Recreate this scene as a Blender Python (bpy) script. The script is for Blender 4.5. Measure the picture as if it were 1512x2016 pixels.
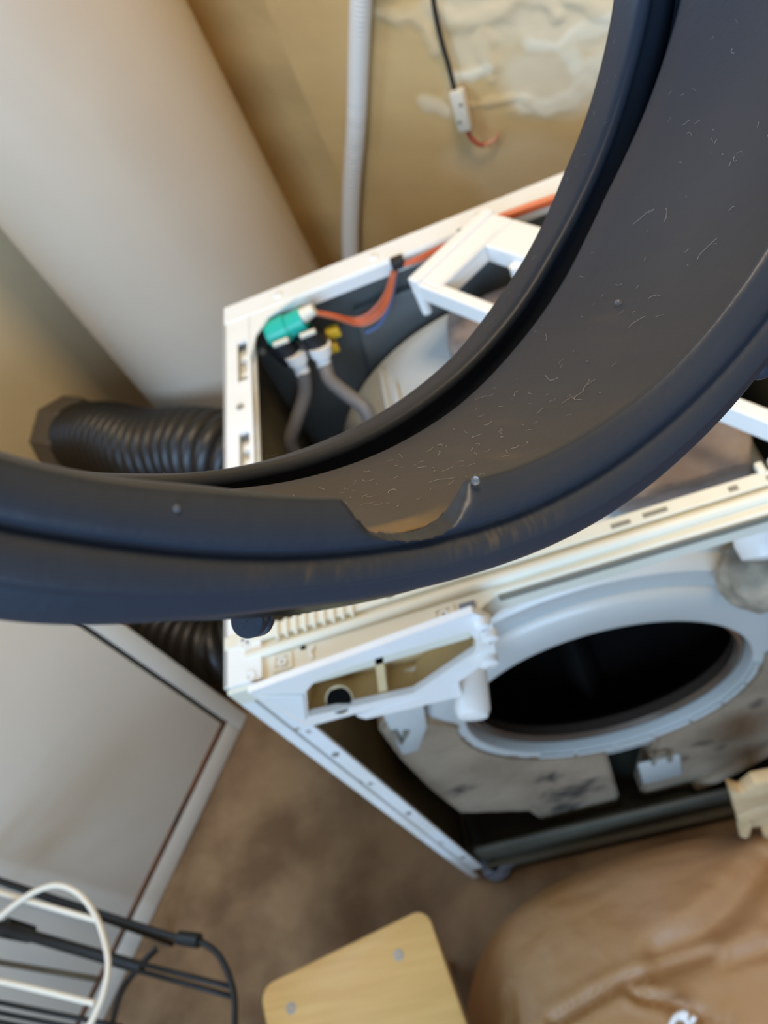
import bpy, bmesh, math, random
import numpy as np
from mathutils import Vector, Matrix, noise

# ------------------------------------------------------------------ scene, camera, light
for o in list(bpy.data.objects): bpy.data.objects.remove(o, do_unlink=True)
scn = bpy.context.scene
COL = scn.collection
rng = random.Random(7)

CAM_R = np.array([[0.933438, -0.132552, -0.333353], [-0.307857, -0.77303, -0.554662], [-0.18417, 0.620367, -0.762382]])
CAM_C = np.array([0.283505, -0.291013, 1.362461])
CAM_F = 1481.0
cam = bpy.data.cameras.new('camera'); cam_o = bpy.data.objects.new('camera', cam); COL.objects.link(cam_o)
cam_o.matrix_world = Matrix(((CAM_R[0][0], -CAM_R[1][0], -CAM_R[2][0], CAM_C[0]),
                             (CAM_R[0][1], -CAM_R[1][1], -CAM_R[2][1], CAM_C[1]),
                             (CAM_R[0][2], -CAM_R[1][2], -CAM_R[2][2], CAM_C[2]), (0, 0, 0, 1)))
cam.sensor_fit = 'HORIZONTAL'; cam.sensor_width = 36.0; cam.lens = CAM_F / 1512 * 36.0
cam.clip_start = 0.01; cam.clip_end = 50
cam.dof.use_dof = True; cam.dof.focus_distance = 0.185; cam.dof.aperture_fstop = 23.0
scn.camera = cam_o

w = bpy.data.worlds.new('room_ambience'); scn.world = w; w.use_nodes = True
bgn = w.node_tree.nodes['Background']; bgn.inputs[0].default_value = (1.0, 0.90, 0.78, 1); bgn.inputs[1].default_value = 0.19

def area(name, loc, target, sx, sy, energy, col):
    l = bpy.data.lights.new(name, 'AREA'); l.shape = 'RECTANGLE'; l.size = sx; l.size_y = sy; l.energy = energy; l.color = col
    o = bpy.data.objects.new(name, l); COL.objects.link(o); o.location = loc
    o.rotation_euler = (Vector(target) - Vector(loc)).to_track_quat('-Z', 'Y').to_euler()
    return o
area('window_daylight', (-0.3, -2.3, 1.9), (0.1, 0.3, 0.9), 1.8, 1.2, 92, (0.42, 0.66, 1.0))
area('side_window_daylight', (-1.12, 0.32, 1.9), (0.2, -0.3, 1.35), 1.0, 0.7, 30, (0.42, 0.65, 1.0))
area('ceiling_lamp_light', (0.60, 0.08, 2.5), (0.2, 0.6, 0.6), 0.4, 0.4, 22, (1.0, 0.79, 0.52))

scn.view_settings.view_transform = 'Standard'; scn.view_settings.look = 'None'
scn.view_settings.gamma = 1.0; scn.view_settings.use_curve_mapping = False
scn.view_settings.exposure = -0.06

# ------------------------------------------------------------------ measuring helpers (photo pixel + known plane -> place in the room)
def ray(px, py): return CAM_R.T @ np.array([(px - 756) / CAM_F, (py - 1008) / CAM_F, 1.0])
def on(px, py, ax, val):
    v = ray(px, py); k = (val - CAM_C[ax]) / v[ax]; return Vector(CAM_C + k * v)
def PY(px, py, v): return on(px, py, 1, v)
def PZ(px, py, v): return on(px, py, 2, v)
def PN(px, py, n, d):
    v = ray(px, py); n = np.array(n); k = (d - CAM_C @ n) / (v @ n); return Vector(CAM_C + k * v)

# ------------------------------------------------------------------ materials
def mat(name, col, rough=0.5, metal=0.0, var=0.0, vscale=8.0, col2=None, bump=0.0, bscale=60.0, coat=0.0, spec=0.5, sss=0.0, detail=4.0, lo=0.35, hi=0.68, attr=None, attrcol=None):
    m = bpy.data.materials.new(name); m.use_nodes = True
    nt = m.node_tree; b = nt.nodes['Principled BSDF']
    b.inputs['Roughness'].default_value = rough; b.inputs['Metallic'].default_value = metal
    b.inputs['Base Color'].default_value = (*col, 1); b.inputs['Coat Weight'].default_value = coat
    b.inputs['Specular IOR Level'].default_value = spec
    tc = nt.nodes.new('ShaderNodeTexCoord')
    out = None
    if col2 is not None:
        n = nt.nodes.new('ShaderNodeTexNoise'); n.inputs['Scale'].default_value = vscale; n.inputs['Detail'].default_value = detail
        nt.links.new(tc.outputs['Object'], n.inputs['Vector'])
        r = nt.nodes.new('ShaderNodeMapRange'); r.inputs[1].default_value = lo; r.inputs[2].default_value = hi
        nt.links.new(n.outputs[0], r.inputs[0])
        mx = nt.nodes.new('ShaderNodeMix'); mx.data_type = 'RGBA'
        mx.inputs[6].default_value = (*col, 1); mx.inputs[7].default_value = (*col2, 1)
        nt.links.new(r.outputs[0], mx.inputs[0]); out = mx.outputs[2]
    if attr:
        at = nt.nodes.new('ShaderNodeAttribute'); at.attribute_name = attr
        mx2 = nt.nodes.new('ShaderNodeMix'); mx2.data_type = 'RGBA'
        if out: nt.links.new(out, mx2.inputs[6])
        else: mx2.inputs[6].default_value = (*col, 1)
        mx2.inputs[7].default_value = (*attrcol, 1); nt.links.new(at.outputs['Fac'], mx2.inputs[0]); out = mx2.outputs[2]
    if out: nt.links.new(out, b.inputs['Base Color'])
    if bump:
        n2 = nt.nodes.new('ShaderNodeTexNoise'); n2.inputs['Scale'].default_value = bscale; n2.inputs['Detail'].default_value = 5
        nt.links.new(tc.outputs['Object'], n2.inputs['Vector'])
        bp = nt.nodes.new('ShaderNodeBump'); bp.inputs['Strength'].default_value = bump; bp.inputs['Distance'].default_value = 0.004
        nt.links.new(n2.outputs[0], bp.inputs['Height']); nt.links.new(bp.outputs[0], b.inputs['Normal'])
    return m
M = {}
M['wall'] = mat('painted_plaster', (0.68, 0.46, 0.20), 0.75, col2=(0.59, 0.385, 0.15), vscale=3.5, bump=0.25, bscale=40, attr='plaster', attrcol=(0.90, 0.81, 0.60))
M['wall2'] = mat('painted_plaster_left', (0.80, 0.66, 0.42), 0.55, col2=(0.74, 0.59, 0.35), vscale=3, bump=0.1)
M['floor'] = mat('dirty_concrete', (0.145, 0.078, 0.033), 0.8, col2=(0.27, 0.165, 0.08), vscale=7, bump=0.5, bscale=50, detail=7, lo=0.40, hi=0.62)
M['boiler'] = mat('boiler_enamel', (0.63, 0.525, 0.40), 0.3, col2=(0.59, 0.48, 0.36), vscale=3, coat=0.2)
M['enamel'] = mat('white_enamel', (0.68, 0.63, 0.54), 0.38, col2=(0.63, 0.57, 0.47), vscale=3, coat=0.15)
M['rust'] = mat('rusty_seam', (0.19, 0.065, 0.02), 0.9, col2=(0.05, 0.028, 0.016), vscale=16)
M['white_sheet'] = mat('white_sheet_metal', (0.80, 0.80, 0.77), 0.38, col2=(0.74, 0.73, 0.66), vscale=9)
M['cream_sheet'] = mat('cream_plastic', (0.74, 0.70, 0.57), 0.42, col2=(0.69, 0.64, 0.49), vscale=9)
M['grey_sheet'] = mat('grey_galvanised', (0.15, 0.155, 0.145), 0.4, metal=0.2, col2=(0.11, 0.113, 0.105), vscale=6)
M['brown_in'] = mat('brown_inside_sheet', (0.10, 0.078, 0.035), 0.6, col2=(0.045, 0.036, 0.02), vscale=7)  # mottled dark brown for the inner side of the panels
M['tub'] = mat('grey_tub_plastic', (0.50, 0.51, 0.48), 0.35, col2=(0.44, 0.44, 0.40), vscale=5)
M['drum'] = mat('drum_steel', (0.055, 0.048, 0.042), 0.35, metal=0.7, col2=(0.03, 0.028, 0.028), vscale=9)
M['seal'] = mat('rim_steel', (0.16, 0.12, 0.09), 0.25, metal=0.6)
M['concrete'] = mat('concrete_weight', (0.31, 0.23, 0.15), 0.85, col2=(0.22, 0.16, 0.10), vscale=10, bump=0.5, bscale=80, attr='dirt_and_bounce', attrcol=(0.045, 0.035, 0.025))
M['concrete2'] = mat('concrete_weight_top', (0.27, 0.215, 0.18), 0.9, col2=(0.17, 0.125, 0.10), vscale=18, bump=0.6, bscale=80)
M['base'] = mat('dark_base_plastic', (0.085, 0.08, 0.055), 0.5, col2=(0.055, 0.05, 0.035), vscale=8)
M['basebar'] = mat('base_rail_plastic', (0.10, 0.088, 0.055), 0.6, col2=(0.07, 0.06, 0.038), vscale=14)
M['foot'] = mat('grey_foot_plastic', (0.16, 0.18, 0.22), 0.45)
M['white_plastic'] = mat('white_plastic', (0.84, 0.80, 0.74), 0.35, col2=(0.78, 0.72, 0.63), vscale=12)
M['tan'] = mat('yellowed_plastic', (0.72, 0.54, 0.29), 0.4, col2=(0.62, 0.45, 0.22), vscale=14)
M['frame'] = mat('frame_plastic', (0.83, 0.80, 0.74), 0.3)
M['green'] = mat('green_solenoid', (0.015, 0.40, 0.29), 0.35)
M['black'] = mat('black_plastic', (0.015, 0.015, 0.016), 0.4)
M['blacktube'] = mat('black_coated_wire', (0.010, 0.010, 0.009), 0.5, spec=0.35)
M['duct'] = mat('black_duct', (0.012, 0.0095, 0.0075), 0.38, spec=0.5)
M['collar'] = mat('grey_collar', (0.115, 0.09, 0.06), 0.6)
M['hose'] = mat('grey_rubber_hose', (0.15, 0.135, 0.125), 0.55)
M['whitehose'] = mat('white_corrugated_hose', (0.76, 0.73, 0.66), 0.5)
M['yellow'] = mat('yellow_plastic', (0.60, 0.36, 0.02), 0.4)
M['orange'] = mat('orange_wire', (0.62, 0.11, 0.02), 0.4)
M['orange2'] = mat('dull_orange_wire', (0.45, 0.12, 0.055), 0.4)
M['blue'] = mat('blue_wire', (0.10, 0.16, 0.32), 0.45)
M['red'] = mat('red_wire', (0.42, 0.05, 0.03), 0.45)
M['copper'] = mat('copper', (0.75, 0.28, 0.13), 0.35, metal=0.6)
M['bone'] = mat('white_ceramic', (0.74, 0.67, 0.53), 0.5)
M['wood'] = mat('birch_plywood', (0.72, 0.42, 0.135), 0.45, col2=(0.64, 0.35, 0.10), vscale=6)
M['woodedge'] = mat('plywood_edge', (0.36, 0.26, 0.16), 0.6)
M['screw'] = mat('steel_screw', (0.36, 0.33, 0.28), 0.5, metal=0.5)
M['leather'] = mat('brown_leather', (0.36, 0.175, 0.05), 0.52, col2=(0.40, 0.22, 0.105), vscale=4.5, bump=0.2, bscale=90)
M['beige'] = mat('beige_plastic', (0.68, 0.50, 0.28), 0.5, col2=(0.52, 0.37, 0.19), vscale=20)
M['mould'] = mat('mouldy_rubber', (0.40, 0.32, 0.22), 0.8, col2=(0.15, 0.13, 0.095), vscale=38, bump=0.4)
M['hole'] = mat('dark_hole', (0.006, 0.006, 0.005), 0.9, spec=0.05)
M['print'] = mat('moulded_mark', (0.22, 0.20, 0.15), 0.6)
M['rubber'] = mat('dark_rubber', (0.024, 0.030, 0.042), 0.42, col2=(0.031, 0.037, 0.048), vscale=14, bump=0.05, bscale=300, attr='dirt_and_bounce', attrcol=(0.17, 0.115, 0.055), spec=0.35)
M['lint'] = mat('pale_lint', (0.42, 0.40, 0.36), 0.8)
M['water'] = mat('water_drop', (0.7, 0.75, 0.8), 0.05)
M['water'].node_tree.nodes['Principled BSDF'].inputs['Transmission Weight'].default_value = 0.9
M['water'].node_tree.nodes['Principled BSDF'].inputs['IOR'].default_value = 1.33

# wood grain stretched along one direction
_nt = M['wood'].node_tree
_mp = _nt.nodes.new('ShaderNodeMapping'); _mp.inputs['Scale'].default_value = (1.2, 16, 16); _mp.inputs['Rotation'].default_value = (0, 0, math.radians(72))
_tc = [n for n in _nt.nodes if n.type == 'TEX_COORD'][0]; _nz = [n for n in _nt.nodes if n.type == 'TEX_NOISE'][0]
_nt.links.new(_tc.outputs['Object'], _mp.inputs[0]); _nt.links.new(_mp.outputs[0], _nz.inputs['Vector'])

# ------------------------------------------------------------------ mesh helpers
def thing(name, label, cat, loc, group=None):
    o = bpy.data.objects.new(name, None); COL.objects.link(o); o.location = loc; o.empty_display_size = 0.02
    o['label'] = label; o['category'] = cat
    if group: o['group'] = group
    return o
def world_loc(o):
    v = Vector((0, 0, 0))
    while o: v += o.location; o = o.parent
    return v
def obj(name, bm, m, parent=None, smooth=True, label=None, cat=None, kind=None, origin=None, sharp=0.6):
    """bm: world-coordinate bmesh -> ONE mesh object (child of parent if given)"""
    me = bpy.data.meshes.new(name)
    if sharp and smooth:
        bm.normal_update()
        for e in bm.edges:
            if len(e.link_faces) == 2 and e.calc_face_angle(0) > sharp: e.smooth = False
    if origin is None:
        origin = world_loc(parent) if parent else Vector((0, 0, 0))
    origin = Vector(origin)
    for v in bm.verts: v.co -= origin
    bm.to_mesh(me); bm.free()
    for p in me.polygons: p.use_smooth = smooth
    ms = m if isinstance(m, (list, tuple)) else [m]
    for k in ms: me.materials.append(M[k] if isinstance(k, str) else k)
    o = bpy.data.objects.new(name, me); COL.objects.link(o)
    if parent: o.parent = parent; o.location = origin - world_loc(parent)
    else: o.location = origin
    if label: o['label'] = label
    if cat: o['category'] = cat
    if kind: o['kind'] = kind
    return o
def nb(): return bmesh.new()
def box(bm, lo, hi, bev=0.0, rot=None, seg=2):
    lo = Vector(lo); hi = Vector(hi); c = (lo + hi) / 2; s = hi - lo
    r = bmesh.ops.create_cube(bm, size=1.0); vs = r['verts']
    for v in vs: v.co = Vector((v.co.x * s.x, v.co.y * s.y, v.co.z * s.z))
    if bev > 0:
        es = list({e for v in vs for e in v.link_edges})
        rb = bmesh.ops.bevel(bm, geom=es, offset=bev, segments=seg, affect='EDGES', profile=0.5)
        vs = list({v for f in rb['faces'] for v in f.verts} | {v for v in vs if v.is_valid})
    for v in vs:
        if rot is not None: v.co = rot @ v.co
        v.co += c
    return vs
def frame_from(d):
    d = d.normalized(); a = Vector((0, 0, 1)) if abs(d.z) < 0.9 else Vector((1, 0, 0))
    u = d.cross(a).normalized(); return u, d.cross(u).normalized(), d
def tube(bm, pts, r, n=12, closed=False, cap=True):
    pts = [Vector(p) for p in pts]; rings = []; N = len(pts)
    u = None
    for i, p in enumerate(pts):
        if closed: d = pts[(i + 1) % N] - pts[i - 1]
        else: d = pts[min(i + 1, N - 1)] - pts[max(i - 1, 0)]
        d.normalize()
        if u is None: u, v, _ = frame_from(d)
        else:
            u = (u - d * u.dot(d)).normalized(); v = d.cross(u)
        rr = r[i] if isinstance(r, (list, tuple, np.ndarray)) else r
        rings.append([bm.verts.new(p + (u * math.cos(a) + v * math.sin(a)) * rr) for a in [2 * math.pi * k / n for k in range(n)]])
    for i in range(N if closed else N - 1):
        A = rings[i]; B = rings[(i + 1) % N]
        for k in range(n):
            bm.faces.new((A[k], A[(k + 1) % n], B[(k + 1) % n], B[k]))
    if cap and not closed:
        bm.faces.new(rings[0][::-1]); bm.faces.new(rings[-1])
def spline(pts, n=12, closed=False):
    pts = [Vector(p) for p in pts]; out = []; N = len(pts)
    for i in range(N if closed else N - 1):
        g = lambda k: pts[k % N] if closed else pts[min(max(k, 0), N - 1)]
        p0, p1, p2, p3 = g(i - 1), g(i), g(i + 1), g(i + 2)
        for k in range(n):
            t = k / n
            out.append(0.5 * ((2 * p1) + (p2 - p0) * t + (2 * p0 - 5 * p1 + 4 * p2 - p3) * t * t + (3 * p1 - p0 - 3 * p2 + p3) * t ** 3))
    if not closed: out.append(pts[-1])
    return out
def cyl(bm, a, b, r, r2=None, n=24):
    a = Vector(a); b = Vector(b); tube(bm, [a, b], [r, r if r2 is None else r2], n)
def lathe(bm, prof, origin, axis, n=64, close=False):
    """prof: (radius, height along axis)"""
    u, v, d = frame_from(Vector(axis)); o = Vector(origin); rings = []
    for r, h in prof:
        rings.append([bm.verts.new(o + d * h + (u * math.cos(2 * math.pi * k / n) + v * math.sin(2 * math.pi * k / n)) * max(r, 1e-5)) for k in range(n)])
    for i in range(len(rings) - 1 + (1 if close else 0)):
        A = rings[i]; B = rings[(i + 1) % len(rings)]
        for k in range(n): bm.faces.new((A[k], A[(k + 1) % n], B[(k + 1) % n], B[k]))
def prism(bm, poly, a, bev=0.0):
    """poly: list of Vector outline; a: extrusion vector"""
    vs = [bm.verts.new(Vector(p)) for p in poly]; f = bm.faces.new(vs)
    r = bmesh.ops.extrude_face_region(bm, geom=[f]); nv = [e for e in r['geom'] if isinstance(e, bmesh.types.BMVert)]
    for v in nv: v.co += Vector(a)
    bmesh.ops.recalc_face_normals(bm, faces=bm.faces[:])
    if bev:
        es = list({e for v in vs + nv for e in v.link_edges})
        bmesh.ops.bevel(bm, geom=es, offset=bev, segments=2, affect='EDGES', profile=0.5)
def slab_with_holes(bm, x0, x1, y0, y1, z0, z1, holes, axes=(0, 1, 2)):
    """flat strip (first two axes) with rectangular through holes"""
    xs = sorted({x0, x1} | {h[0] for h in holes} | {h[1] for h in holes}); ys = sorted({y0, y1} | {h[2] for h in holes} | {h[3] for h in holes})
    def V(a, b, c):
        p = [0, 0, 0]; p[axes[0]] = a; p[axes[1]] = b; p[axes[2]] = c; return p
    cache = {}
    def vert(a, b, c):
        k = (a, b, c)
        if k not in cache: cache[k] = bm.verts.new(V(a, b, c))
        return cache[k]
    solid = {}
    for i in range(len(xs) - 1):
        for j in range(len(ys) - 1):
            mx, my = (xs[i] + xs[i + 1]) / 2, (ys[j] + ys[j + 1]) / 2
            solid[i, j] = not any(h[0] < mx < h[1] and h[2] < my < h[3] for h in holes)
    for (i, j), s in solid.items():
        if not s: continue
        a, b, c, d = xs[i], xs[i + 1], ys[j], ys[j + 1]
        bm.faces.new([vert(a, c, z1), vert(b, c, z1), vert(b, d, z1), vert(a, d, z1)])
        bm.faces.new([vert(a, d, z0), vert(b, d, z0), vert(b, c, z0), vert(a, c, z0)])
        for (di, dj, p, q) in ((-1, 0, (a, d), (a, c)), (1, 0, (b, c), (b, d)), (0, -1, (a, c), (b, c)), (0, 1, (b, d), (a, d))):
            if not solid.get((i + di, j + dj), False):
                bm.faces.new([vert(*p, z0), vert(*q, z0), vert(*q, z1), vert(*p, z1)])
    bmesh.ops.recalc_face_normals(bm, faces=bm.faces[:])

# ------------------------------------------------------------------ the room
NL = Vector((0.8585, -0.5129, 0)); NB = Vector((-0.5129, -0.8585, 0))   # wall_left / wall_back inward normals
DL = -1.17; DB = -1.11
bm = nb(); box(bm, (-2.6, -2.6, -0.06), (2.6, 2.2, 0.0)); obj('floor', bm, 'floor', smooth=False, kind='structure')
corner = NL * DL + NB * DB
bm = nb()
prism(bm, [corner + NB * 3.2, corner, corner + NL * 0, corner + NB * 3.2][:2] + [corner - NL * 0.08, corner - NL * 0.08 + NB * 3.2], Vector((0, 0, 2.4)))
obj('wall_left', bm, 'wall2', smooth=False, kind='structure')

# back wall: plaster relief of blistered, peeling paint as real geometry
def build_back_wall():
    bm = nb(); lay = bm.loops.layers.float_color.new('plaster_tmp')
    ridges = [  # photo polylines: (points, half width px, height m, plaster amount)
        ([(735, 20), (780, 38), (815, 30), (840, 55), (857, 95)], 9, 0.0065, 0.25),
        ([(862, 20), (890, 40), (945, 43), (990, 25), (1012, 0)], 11, 0.007, 0.35),
        ([(947, 40), (953, 65), (962, 105), (965, 128)], 11, 0.007, 0.35),
        ([(897, 150), (930, 146), (962, 132)], 8, 0.004, 0.95),
        ([(965, 128), (968, 155)], 6, 0.004, 0.3),
        ([(1048, 85), (1075, 89), (1100, 90), (1130, 62), (1170, 55), (1215, 35)], 12, 0.003, 1.0),
        ([(1122, 108), (1140, 140), (1160, 135), (1150, 165), (1125, 190), (1090, 202), (1058, 206), (1032, 196)], 15, 0.003, 1.0),
        ([(1160, 135), (1200, 120)], 14, 0.003, 1.0),
        ([(915, 207), (960, 203), (1000, 195), (1030, 186), (1056, 214)], 7, 0.005, 0.1),
        ([(1075, 3), (1097, 28)], 9, 0.007, 0.3), ([(1120, 0), (1160, 8), (1192, 32)], 9, 0.007, 0.4),
        ([(1010, -5), (1060, 0), (1080, 8)], 8, 0.005, 0.3),
        ([(895, 160), (888, 190), (900, 230)], 8, 0.003, 0.15), ([(840, 205), (880, 218)], 8, 0.003, 0.5),
        ([(1010, 215), (1070, 222), (1110, 215)], 9, 0.003, 0.15)]
    L = 3.6; H = 2.4; ux = Vector((0.8585, -0.5129, 0)); o = corner
    def uv(px, py):
        p = PN(px, py, NB, DB); q = p - o; return q.dot(ux), q.z
    R2 = []
    for pts, hw, h, a in ridges:
        R2.append(([uv(*p) for p in pts], hw * 2.0 / 1000.0, h * 0.6, a * 0.85))
    # flat cream islands and flaked zones (irregular ovals)
    isl = [((1080, 150), 0.10, 0.075, 0.55), ((1130, 40), 0.14, 0.07, 0.55), ((925, 95), 0.04, 0.055, 0.40), ((930, 10), 0.11, 0.035, 0.45), ((1020, 330), 0.13, 0.08, 0.22)]
    isl = [(uv(*c), a, b, k) for c, a, b, k in isl]
    u0, v0 = uv(735, 420); u1 = uv(1330, 60)[0]; vlo = min(uv(1330, 330)[1], uv(735, 420)[1]); vhi = uv(850, -120)[1]
    ua, ub, va, vb = u0 - 0.05, u1 + 0.12, vlo - 0.05, vhi + 0.05
    us = [0.0] + list(np.arange(ua, ub, 0.0032)) + [L]; vs = [0.0] + list(np.arange(va, vb, 0.0032)) + [H]
    U, V = np.meshgrid(us, vs, indexing='ij'); hgt = np.zeros_like(U); pl = np.zeros_like(U)
    jit = np.vectorize(lambda a, b: noise.noise(Vector((a * 38, b * 38, 3.1))))(U, V)
    jit2 = np.vectorize(lambda a, b: noise.noise(Vector((a * 11, b * 11, 7.7))))(U, V)
    for pts, hw, h, a in R2:
        dm = np.full_like(U, 9.0)
        for (x0, y0), (x1, y1) in zip(pts[:-1], pts[1:]):
            t = np.clip(((U - x0) * (x1 - x0) + (V - y0) * (y1 - y0)) / ((x1 - x0) ** 2 + (y1 - y0) ** 2), 0, 1)
            dm = np.minimum(dm, np.hypot(U - x0 - t * (x1 - x0), V - y0 - t * (y1 - y0)))
        dm = dm + jit * 0.010
        g = np.clip(1 - (dm + jit2 * 0.006) / (hw * 1.25), 0, 1); g = g * g * (3 - 2 * g)
        hgt = np.maximum(hgt, g * h); pl = np.maximum(pl, np.clip(g * 1.3, 0, 1) * a * (1.0 + 0.3 * jit))
    for (cx, cy), a, b, k in isl:
        d = np.hypot((U - cx) / a, (V - cy) / b) + jit2 * 0.5
        g = np.clip((1.15 - d) * 2.2, 0, 1); pl = np.maximum(pl, g * k)
    edge = np.ones_like(U); edge[0, :] = edge[-1, :] = edge[:, 0] = edge[:, -1] = 0
    hgt = (hgt + (jit2 + 0.5) * 0.002 * edge * (U > ua) * (U < ub)) * edge
    grid = [[bm.verts.new(o + ux * float(U[i, j]) + Vector((0, 0, float(V[i, j]))) + NB * float(hgt[i, j])) for j in range(len(vs))] for i in range(len(us))]
    for i in range(len(us) - 1):
        for j in range(len(vs) - 1):
            bm.faces.new((grid[i][j], grid[i][j + 1], grid[i + 1][j + 1], grid[i + 1][j]))
    bl = [bm.verts.new(o + ux * a - NB * 0.1 + Vector((0, 0, z))) for a, z in ((0, 0), (L, 0), (L, H), (0, H))]
    bm.faces.new(bl)
    for a, b, p, q in ((grid[0][0], grid[-1][0], bl[1], bl[0]), (grid[-1][-1], grid[0][-1], bl[3], bl[2])):
        pass
    bm.loops.layers.float_color.remove(lay)
    bm.verts.index_update()
    vals = np.zeros(len(bm.verts)); vals[:pl.size] = pl.reshape(-1)
    ob = obj('wall_back', bm, 'wall', kind='structure', sharp=0)
    at = ob.data.attributes.new('plaster', 'FLOAT', 'POINT'); at.data.foreach_set('value', vals.astype(np.float32))
build_back_wall()

# ------------------------------------------------------------------ boiler
az = math.radians(109.8); bc = Vector((CAM_C[0] + 1.50 * math.cos(az), CAM_C[1] + 1.50 * math.sin(az), 0)); br = 1.50 * math.sin(math.radians(9.25))
t = thing('water_heater', 'tall white enamelled cylinder of a water heater by the back wall', 'water heater', bc)
bm = nb(); lathe(bm, [(0.001, 0.08), (br - 0.012, 0.08), (br - 0.003, 0.084), (br, 0.095), (br, 1.62), (br - 0.006, 1.66), (br - 0.05, 1.70), (0.001, 1.72)], bc, (0, 0, 1), 96); obj('tank', bm, 'boiler', t)
bm = nb(); lathe(bm, [(0.001, 0.0), (br - 0.03, 0.0), (br - 0.03, 0.08), (0.001, 0.08)], bc, (0, 0, 1), 64); obj('stand_ring', bm, 'rust', t, label='rusty base ring')

# ------------------------------------------------------------------ neighbouring appliance
FD = -0.5604; fc = Vector((-0.412, 0.403, 0)); fu = Vector((-0.5129, -0.8585, 0))  # along its front, away from the washer
def FP(a, z, dep=0.0): return fc + fu * a + NL * dep + Vector((0, 0, z))          # a along front, dep outwards
t = thing('white_appliance', 'white enamelled appliance with a rust-stained door seam beside the washer', 'appliance', FP(0.3, 0, -0.3))
def fbox(bm, a0, a1, z0, z1, d0, d1, bev=0.0):
    s = Matrix((fu, NL, Vector((0, 0, 1)))).transposed()
    c = FP((a0 + a1) / 2, (z0 + z1) / 2, (d0 + d1) / 2)
    vs = box(bm, (-(a1 - a0) / 2, -(d1 - d0) / 2, -(z1 - z0) / 2), ((a1 - a0) / 2, (d1 - d0) / 2, (z1 - z0) / 2), bev)
    for v in vs: v.co = s @ v.co + c
bm = nb(); fbox(bm, 0.0, 0.62, 0.012, 0.86, -0.60, -0.012, 0.006); obj('body', bm, 'enamel', t)
bm = nb(); fbox(bm, 0.0, 0.036, 0.004, 0.86, -0.014, 0.0, 0.003); obj('side_strip', bm, 'enamel', t)
bm = nb(); fbox(bm, 0.036, 0.62, 0.004, 0.066, -0.014, 0.0, 0.003); obj('bottom_strip', bm, 'enamel', t)
bm = nb(); fbox(bm, 0.0432, 0.62, 0.075, 0.86, -0.012, 0.0, 0.003); obj('door', bm, 'enamel', t)
bm = nb(); fbox(bm, 0.036, 0.62, 0.062, 0.0752, -0.013, 0.0008); obj('rust_streak', bm, 'rust', t, label='rusty gap under the door')
bm = nb(); fbox(bm, 0.0358, 0.0434, 0.0755, 0.86, -0.013, -0.002); obj('door_gasket', bm, 'black', t, label='dark gap beside the door')

# ------------------------------------------------------------------ black flexible duct with collar on the left wall
S = PN(140, 862, NL, DL + 0.02)
t = thing('flexible_duct', 'black corrugated duct with a grey collar low on the left wall', 'duct', (S.x, S.y, S.z))
bm = nb()
path = [S + NL * 0.03, Vector((-0.55, 0.955, 0.38)), Vector((-0.412, 0.835, 0.41)), Vector((-0.30, 0.77, 0.43)), Vector((-0.20, 0.695, 0.435)), Vector((-0.125, 0.64, 0.38)), Vector((-0.115, 0.625, 0.24)), Vector((-0.20, 0.60, 0.12)), Vector((-0.40, 0.525, 0.09)), Vector((-0.60, 0.645, 0.09))]
sp = spline(path, 60); rr = []
acc = 0
for i, p in enumerate(sp):
    if i: acc += (sp[i] - sp[i - 1]).length
    rr.append(0.076 + 0.0095 * (abs(math.sin(acc * math.pi / 0.030)) ** 0.6 * 2 - 1))
tube(bm, sp, rr, 40); obj('corrugated_tube', bm, 'duct', t)
bm = nb(); s = Matrix((Vector((-0.5129, -0.8585, 0)), NL, Vector((0, 0, 1)))).transposed()
lathe(bm, [(0.085, -0.018), (0.100, -0.018), (0.100, 0.045), (0.096, 0.052), (0.085, 0.052), (0.085, -0.018)], S, NL, 8); obj('collar', bm, 'collar', t, smooth=False)

# ------------------------------------------------------------------ white hose and cable on the back wall
def wp(px, py, off): return PN(px, py, NB, DB + off)
bm = nb(); pts = [wp(735, -260, 0.035) + Vector((0, 0, 0.6)), wp(735, -260, 0.035), wp(722, -120, 0.03), wp(711, 0, 0.028), wp(706, 120, 0.028), wp(701, 250, 0.028), wp(692, 380, 0.028), wp(690, 500, 0.03), wp(700, 640, 0.03), wp(730, 820, 0.03)]
sp = spline(pts, 70); rr = []; acc = 0
for i, p in enumerate(sp):
    if i: acc += (sp[i] - sp[i - 1]).length
    rr.append(0.0182 + 0.0009 * math.sin(acc * 2 * math.pi / 0.008))
tube(bm, sp, rr, 20)
hose = obj('drain_hose', bm, 'whitehose', origin=pts[-1], label='white corrugated hose hanging down the back wall', cat='hose')
t0 = wp(905, 190, 0.016)
t = thing('power_cable', 'thin black cable with a white connector block on the peeling wall', 'cable', t0)
bm = nb(); tube(bm, spline([wp(835, -140, 0.016) + Vector((0, 0, 0.75)), wp(835, -140, 0.016) + Vector((0, 0, 0.35)), wp(838, -140, 0.016), wp(853, 0, 0.014), wp(868, 75, 0.014), (wp(882, 125, 0.015)), wp(897, 185, 0.018)], 12), 0.0042, 10); obj('cable', bm, 'black', t)
a = wp(899, 176, 0.020); b = wp(918, 254, 0.022); d = (b - a).normalized(); side = d.cross(NB).normalized()
bm = nb(); m3 = Matrix((side, NB, d)).transposed()
vs = box(bm, (-0.0125, -0.010, 0), (0.0125, 0.010, (b - a).length), 0.004)
for v in vs: v.co = m3 @ v.co + a
obj('connector_block', bm, 'bone', t)
for q in (0.3, 0.72):
    bm = nb(); c = a + (b - a) * q + side * (-0.006 if q < 0.5 else 0.004) + NB * 0.0095; cyl(bm, c, c + NB * 0.0022, 0.0032, n=14); obj('terminal_screw', bm, 'screw', t)
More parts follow.
